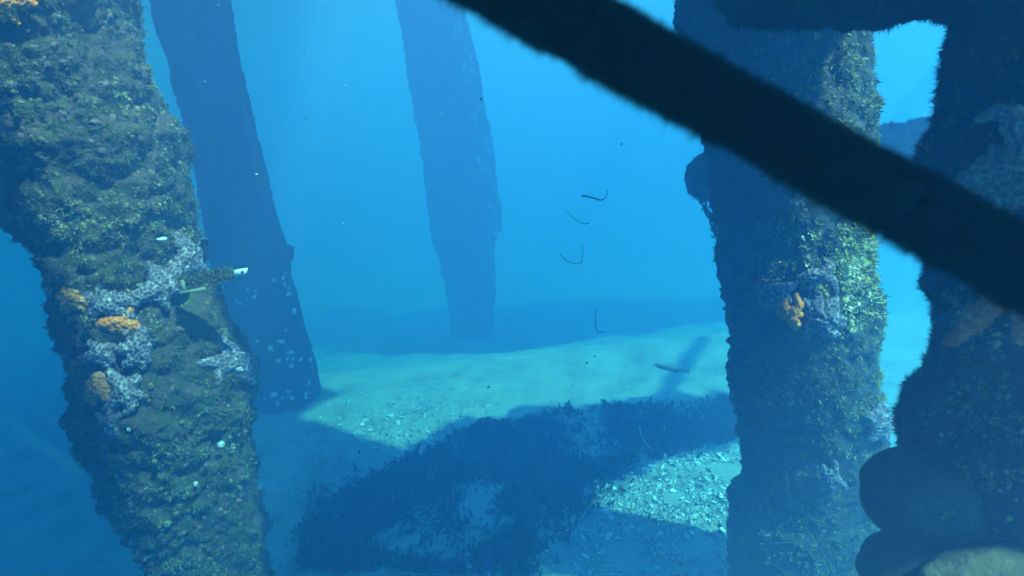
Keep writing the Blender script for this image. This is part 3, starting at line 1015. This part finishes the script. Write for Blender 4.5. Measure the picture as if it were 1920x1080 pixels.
# the slat strapped across the left pile, and its tag
def surfL(x, y, off=.01):
    h_, n_, _, _ = BL.ray_cast(CAM, ray(x, y).normalized())
    if h_ is None:
        h_, n_, _, _ = BL.find_nearest(P(x, y, 2.2))
    return h_ + n_ * off


dS = depth(surfL(300, 538)) - .035
slat = thing('wooden_slat', P(300, 535, dS), 'weathered wooden slat sticking out sideways from the overgrown pile behind the sea stars', 'slat')


def slab(name, quad, d0, d1, mt, parent):
    v_ = [P(x, y, d0) for x, y in quad] + [P(x, y, d1) for x, y in quad]
    return obj(name, make_mesh(name, [tuple(x) for x in v_], [(0, 1, 2, 3), (7, 6, 5, 4), (0, 4, 5, 1), (1, 5, 6, 2), (2, 6, 7, 3), (3, 7, 4, 0)]), mt, parent)


slab('board', [(338, 542), (440, 522), (436, 500), (334, 520)], dS, dS + .015, M_wood, slat)
tag(slab('lower_lip', [(336, 553), (386, 543), (385, 538), (335, 547)], dS - .012, dS + .001, M_pale, slat), 'pale yellowish lip along the bottom of the slat')
slab('upright_cleat', [(340, 546), (349, 544), (345, 524), (338, 526)], dS - .01, dS + .001, M_pale, slat)
slab('strap', [(193, 551), (268, 535), (267, 530), (192, 545)], dS - .008, dS + .002, M_pale, slat)
n_ = 420
px_, py_ = RNG.uniform(334, 436, n_), RNG.uniform(-14, 14, n_)
pos = np.array([tuple(P(x_, 530 - (x_ - 340) * .2 + y_, dS - .002)) for x_, y_ in zip(px_, py_)])
v, f, tt = place(pos, np.tile(np.array(-F), (n_, 1)), RNG.uniform(.003, .012, n_), FINE + LUMP, RNG.random(n_) * .7)
tag(obj('crust', make_mesh('crust', v, f, tt), M_turf, slat), kind='stuff')
tg = thing('white_tag', P(450, 511, dS - .01), 'small white tag with a dark dot on the end of the slat', 'tag')
slab('card', [(438, 518), (462, 513), (465, 502), (439, 506)], dS - .014, dS - .006, M_tag, tg)
c_ = P(454, 510.5, dS - .0155)
v = [c_ + R * (math.cos(a_) * .0045) + U * (math.sin(a_) * .0055) + F * z_ for z_ in (0, .004) for a_ in np.linspace(0, 2 * math.pi, 8, endpoint=False)]
f_ = [(k, (k + 1) % 8, 8 + (k + 1) % 8, 8 + k) for k in range(8)] + [(0, 1, 2, 3), (0, 3, 4, 7), (4, 5, 6, 7)]
obj('dot', make_mesh('dot', [tuple(x) for x in v], f_), M_black, tg)


# shells and barnacles seen on the left pile
def valve(c, n, L, W, mt, name, label, cat, group, tint=.9, spin=0.0):
    """one hollow half shell"""
    n = Vector(n).normalized()
    a_ = (R * math.cos(spin) + U * math.sin(spin))
    a_ = (a_ - n * a_.dot(n)).normalized()
    b_ = n.cross(a_)
    v_, T_ = [], []
    nu, nv = 9, 5
    for i in range(nu):
        for j in range(nv):
            u, w2 = i / (nu - 1) * 2 - 1, j / (nv - 1) * 2 - 1
            prof = math.sqrt(max(0, 1 - u * u)) * (.8 + .25 * u)
            y_ = w2 * prof
            z_ = (1 - u * u * .8) * (1 - w2 * w2 * .8) * .35 * W
            v_.append(tuple(Vector(c) + a_ * u * L + b_ * y_ * W + n * z_))
            T_.append(tint + .08 * math.sin(u * 14))
    f2 = [(i * nv + j, i * nv + j + 1, (i + 1) * nv + j + 1, (i + 1) * nv + j) for i in range(nu - 1) for j in range(nv - 1)]
    return tag(obj(name, make_mesh(name, v_, f2, T_, True), mt, loc=c), label, cat, group)


cs = surfL(298, 448, .015)
valve(cs, (CAM - cs), .017, .0065, M_white, 'white_shell', 'brilliant white oblong shell high on the overgrown pile', 'shell', None, spin=.12)
bn = [(412, 832, 20), (275, 742, 16), (284, 722, 18), (280, 750, 10), (245, 802, 16), (350, 738, 10), (388, 745, 11), (405, 755, 9), (315, 978, 22), (330, 960, 16), (300, 985, 14), (385, 870, 14),
      (290, 862, 15), (265, 920, 16), (232, 908, 14), (456, 808, 12), (488, 868, 9), (440, 700, 9), (340, 790, 12), (320, 815, 12), (366, 905, 13), (420, 960, 12), (365, 1065, 14), (152, 790, 13), (430, 900, 11),
      (70, 140, 12), (140, 160, 13), (130, 70, 14), (245, 255, 12), (230, 320, 13), (270, 300, 12), (180, 415, 9), (60, 190, 12), (335, 290, 10)]
for k, (x, y, rp) in enumerate(bn):
    c_ = surfL(x, y, .008)
    n_ = (c_ - Vector((TL.c[4][0], TL.c[4][1], c_.z))).normalized()
    d_ = depth(c_)
    r_ = rp * .55 / FP * d_
    nn = 11
    v_, T_ = [], []
    a_ = n_.orthogonal().normalized()
    b_ = n_.cross(a_)
    for lv, (rr, hh) in enumerate([(1.05, -.3), (.95, .25), (.6, .6), (.36, .66), (.22, .3)]):
        for i in range(nn):
            w_ = 1 + .16 * math.sin(i * 2.9 + k) + .1 * math.sin(i * 5.3 + 2 * k)
            g_ = 2 * math.pi * i / nn
            v_.append(tuple(c_ + (a_ * math.cos(g_) + b_ * math.sin(g_)) * r_ * .6 * rr * w_ + n_ * hh * r_ * .7))
            T_.append((.35, .6, .75, .8, .1)[lv] * (.7 + .3 * ((k * 37 % 10) / 10)))
    f_ = [(l * nn + i, l * nn + (i + 1) % nn, (l + 1) * nn + (i + 1) % nn, (l + 1) * nn + i) for l in range(4) for i in range(nn)]
    o = obj('barnacle', make_mesh('barnacle', v_, f_, T_, True), M_shell if k in (0, 4, 20) else M_mauve if k % 2 else M_turf, left)

# dark mussels on the near pile
for k, (x, y, L, W, sp) in enumerate([(1785, 592, 34, 13, .45), (1778, 560, 18, 7, .4), (1733, 678, 16, 10, 1.2), (1738, 704, 14, 9, 1.0), (1806, 694, 12, 8, .2), (1808, 716, 12, 7, .1), (1838, 520, 16, 8, .4)]):
    h_, n_, _, _ = BN.ray_cast(CAM, ray(x, y).normalized())
    if h_ is None:
        h_, n_, _, _ = BN.find_nearest(P(x, y, 1.0))
    d_ = depth(h_)
    valve(h_ + n_ * .006, n_ + (CAM - h_).normalized(), L / FP * d_, W / FP * d_, M_mussel, 'mussel',
          ['large dark pointed mussel below the red sea star arm', 'small dark mussel above the large pointed one', 'dark mussel sticking out of the near pile edge', 'dark mussel just under the one sticking out',
           'upper of two small mussels side by side on the near pile', 'lower of two small mussels side by side on the near pile', 'dark mussel half under the red sea star'][k], 'mussel', 'mussels on the near pile', spin=sp)

# ------------------------------------------------------------------ fish
def fish(px, py, d, L, ang, label):
    c = P(px, py, d)
    f0 = thing('fish', c, label, 'fish', 'fish')
    a_ = (R * math.cos(ang) + U * math.sin(ang)).normalized()
    b_ = (U - a_ * U.dot(a_)).normalized()
    n_ = a_.cross(b_)
    prof = [(-.5, .012), (-.44, .04), (-.34, .07), (-.18, .092), (0, .095), (.18, .075), (.3, .045), (.38, .026), (.42, .024)]
    v_ = []
    K = 12
    for u, r_ in prof:
        for i in range(K):
            g = 2 * math.pi * i / K
            v_.append(tuple(c + a_ * u * L + b_ * math.sin(g) * r_ * L + n_ * math.cos(g) * r_ * L * .55))
    f_ = [(l * K + i, l * K + (i + 1) % K, (l + 1) * K + (i + 1) % K, (l + 1) * K + i) for l in range(len(prof) - 1) for i in range(K)]
    obj('body', make_mesh('body', v_, f_, None, True), M_fish, f0)

    def fin(name, pts):
        vv = [tuple(c + a_ * x * L + b_ * y * L + n_ * z * L) for z in (-.004, .004) for x, y in pts]
        obj(name, make_mesh(name, vv, [(0, 1, 2, 3), (7, 6, 5, 4), (0, 4, 5, 1), (1, 5, 6, 2), (2, 6, 7, 3), (3, 7, 4, 0)]), M_fish, f0)
    fin('tail_fin', [(.41, 0), (.56, .1), (.51, 0), (.56, -.1)])
    fin('dorsal_fin', [(-.15, .085), (-.08, .14), (.12, .11), (.2, .06)])
    fin('anal_fin', [(.05, -.08), (.12, -.12), (.2, -.09), (.24, -.05)])
    return f0


fish(1258, 690, 4.3, .27, -.2, 'slim dark fish gliding over the bright sand')
fish(1643, 527, 2.9, .06, -.5, 'tiny dark fish slipping behind the sunny edge of the pile')

# ------------------------------------------------------------------ shells on the sand
def shard_templates(k=8):
    out = []
    for _ in range(k):
        v_, nu, nv = [], 4, 3
        cv = RNG.uniform(.2, .5)
        wd = RNG.uniform(.35, .7)
        for i in range(nu):
            for j in range(nv):
                u, w2 = i / (nu - 1) * 2 - 1, j - 1
                pr = math.sqrt(max(0, 1 - u * u * .85)) * RNG.uniform(.8, 1.15)
                v_.append((u * .5, w2 * pr * wd * .5, cv * .5 * (1 - w2 * w2 * .9) * (1 - u * u * .6)))
        f_ = []
        for i in range(nu - 1):
            for j in range(nv - 1):
                q = (i * nv + j, i * nv + j + 1, (i + 1) * nv + j + 1, (i + 1) * nv + j)
                f_ += [(q[0], q[1], q[2]), (q[0], q[2], q[3])]
        out.append((np.array(v_), np.array(f_)))
    return out


SHARD = shard_templates()


def shells(n, cx, cy, sx, sy, smin, smax, hi=1.0, thr=0):
    x = RNG.normal(cx, sx, n)
    y = RNG.normal(cy, sy, n)
    k = (vnoise(np.stack([x * 5, y * 5, x * 0], -1), 77) > thr) & (y > 1.2)
    x, y = x[k], y[k]
    n = len(x)
    p_ = np.stack([x, y, ground_z(x, y) + .004], -1)
    nn_ = np.tile(np.array([0, 0, 1.0]), (n, 1)) + RNG.normal(0, .55, (n, 3))
    return place(p_, nn_, smin + (smax - smin) * RNG.random(n) ** 2, SHARD, np.clip(RNG.normal(.5, .33, n) * hi, 0, 1))


gt, gl, gb = G(1270, 940), G(735, 825), G(850, 1010)
sets = [shells(7500, gt.x, gt.y, .45, .32, .009, .034, .8, thr=.28), shells(4200, gl.x, gl.y, .42, .34, .008, .028, 1.0, thr=.3), shells(4200, gb.x, gb.y, .9, .45, .009, .034, .7, thr=.38), shells(6500, .1, 3.9, 1.6, .9, .006, .022, .62, thr=.45)]
vv, ff, tt, off = [], [], [], 0
for a_, b_, c_ in sets:
    vv.append(a_)
    ff.append(b_ + off)
    tt.append(c_)
    off += len(a_)
tag(obj('shell_gravel', make_mesh('shell_gravel', np.concatenate(vv), np.concatenate(ff), np.concatenate(tt), True), M_shell), kind='stuff')
v0, f0 = SHARD[0]
sm = [make_mesh('broken_shell', SHARD[k][0], SHARD[k][1], np.full(12, .95), True) for k in range(6)]
for m_ in sm:
    m_.materials.append(M_shell)
rs = random.Random(9)
for k in range(90):
    px, py = (rs.uniform(1090, 1385), rs.uniform(850, 1015)) if k < 55 else ((rs.uniform(660, 810), rs.uniform(780, 870)) if k < 72 else (rs.uniform(560, 1390), rs.uniform(900, 1075)))
    q = G(px, py)
    o = bpy.data.objects.new('broken_shell', sm[k % 6])
    COL.objects.link(o)
    o.location = (q.x, q.y, float(ground_z(np.array([q.x]), np.array([q.y]))[0]) + .012)
    o.scale = [rs.uniform(.025, .055)] * 3
    o.rotation_euler = (rs.uniform(-.6, .6), rs.uniform(-.6, .6), rs.uniform(0, 6.28))
    tag(o, 'white broken shell lying on the shell gravel between the piles', 'shell', 'white shells scattered on the seabed')

# dark weed at the edge, spread over the whole band to paint its shade darker
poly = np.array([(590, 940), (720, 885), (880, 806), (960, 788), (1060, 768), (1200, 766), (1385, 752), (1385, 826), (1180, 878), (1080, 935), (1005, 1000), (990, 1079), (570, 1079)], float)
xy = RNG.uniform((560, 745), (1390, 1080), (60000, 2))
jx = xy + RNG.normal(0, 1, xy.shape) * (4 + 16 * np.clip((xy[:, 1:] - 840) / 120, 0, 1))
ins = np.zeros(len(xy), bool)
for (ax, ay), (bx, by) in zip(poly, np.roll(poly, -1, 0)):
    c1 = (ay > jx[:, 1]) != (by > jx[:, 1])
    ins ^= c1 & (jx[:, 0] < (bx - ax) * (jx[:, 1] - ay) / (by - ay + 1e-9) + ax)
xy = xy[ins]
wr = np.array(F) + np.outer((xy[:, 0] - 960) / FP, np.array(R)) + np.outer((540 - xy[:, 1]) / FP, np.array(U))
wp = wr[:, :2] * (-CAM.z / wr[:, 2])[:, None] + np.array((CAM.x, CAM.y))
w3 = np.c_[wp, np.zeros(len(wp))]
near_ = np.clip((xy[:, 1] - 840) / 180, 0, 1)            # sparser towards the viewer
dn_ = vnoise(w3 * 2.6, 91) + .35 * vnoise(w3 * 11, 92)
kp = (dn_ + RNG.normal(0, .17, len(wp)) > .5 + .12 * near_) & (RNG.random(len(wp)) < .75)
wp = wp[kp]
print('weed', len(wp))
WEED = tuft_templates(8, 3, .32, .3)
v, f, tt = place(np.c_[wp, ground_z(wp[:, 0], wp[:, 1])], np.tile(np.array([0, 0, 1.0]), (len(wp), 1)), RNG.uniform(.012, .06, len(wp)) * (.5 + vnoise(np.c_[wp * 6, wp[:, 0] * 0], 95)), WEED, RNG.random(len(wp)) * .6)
tag(obj('weed_shade_bed', make_mesh('weed_shade_bed', v, f, tt), M_turf_d), kind='stuff')

# ------------------------------------------------------------------ specks adrift
spm = make_mesh('drifting_speck', ICO_V, ICO_F, None, True)
spm.materials.append(M_white)
spd = make_mesh('dark_speck', ICO_V, ICO_F, None, True)
spd.materials.append(M_weed)
bright = [(827, 212, 4.2), (865, 440, 3.2), (648, 160, 2.4), (481, 327, 3.4), (1008, 654, 2.8), (597, 680, 3), (710, 423, 2), (643, 419, 2), (1735, 33, 3.5), (459, 170, 2), (578, 102, 2), (384, 153, 1.8), (350, 74, 1.8), (1193, 466, 2),
          (1355, 1063, 4), (1510, 329, 2.5), (1420, 336, 2), (1424, 300, 1.8), (497, 576, 2), (610, 667, 2.4), (410, 10, 2), (1551, 782, 2.2), (1583, 799, 3), (1372, 742, 3), (960, 843, 2.2), (875, 820, 2.6)]
for k in range(70):
    bright.append((rs.uniform(300, 1720), rs.uniform(10, 900), rs.uniform(.8, 1.5)))
for k, (x, y, r_) in enumerate(bright):
    d_ = 1.1 + (k * 0.618 % 1) * .8
    if x < 500 or x > 1350:
        d_ = min(d_, 1.35)
    o = bpy.data.objects.new('drifting_speck', spm)
    COL.objects.link(o)
    o.location = P(x, y, d_)
    s_ = r_ * .62 / FP * d_
    o.scale = (s_, s_ * .8, s_ * .9)
    tag(o, 'tiny white speck drifting in the blue water', 'speck', 'white specks adrift in the water')
for k, (x, y, r_) in enumerate([(902, 186, 3.4), (673, 847, 5), (573, 222, 2.5), (1165, 270, 2.6), (942, 321, 2), (1115, 668, 3), (1100, 680, 3), (590, 810, 3), (916, 726, 3.4), (863, 781, 3)]):
    d_ = 1.5 + (k * .618 % 1) * .6
    o = bpy.data.objects.new('dark_speck', spd)
    COL.objects.link(o)
    o.location = P(x, y, d_)
    s_ = r_ * .7 / FP * d_
    o.scale = (s_, s_ * .6, s_ * 1.3)
    o.rotation_euler = (0, k, k * 2)
    tag(o, 'tiny dark scrap drifting in the blue water', 'speck', 'dark scraps adrift in the water')
for m_ in sorted(bpy.data.meshes, key=lambda m_: -len(m_.loops))[:14]:
    print('TRIS', m_.name, len(m_.loops) - 2 * len(m_.polygons))
print('TRIS', sum(len(p_.vertices) - 2 for m_ in bpy.data.meshes for p_ in m_.polygons) if False else sum(len(m_.loops) - 2 * len(m_.polygons) for m_ in bpy.data.meshes))
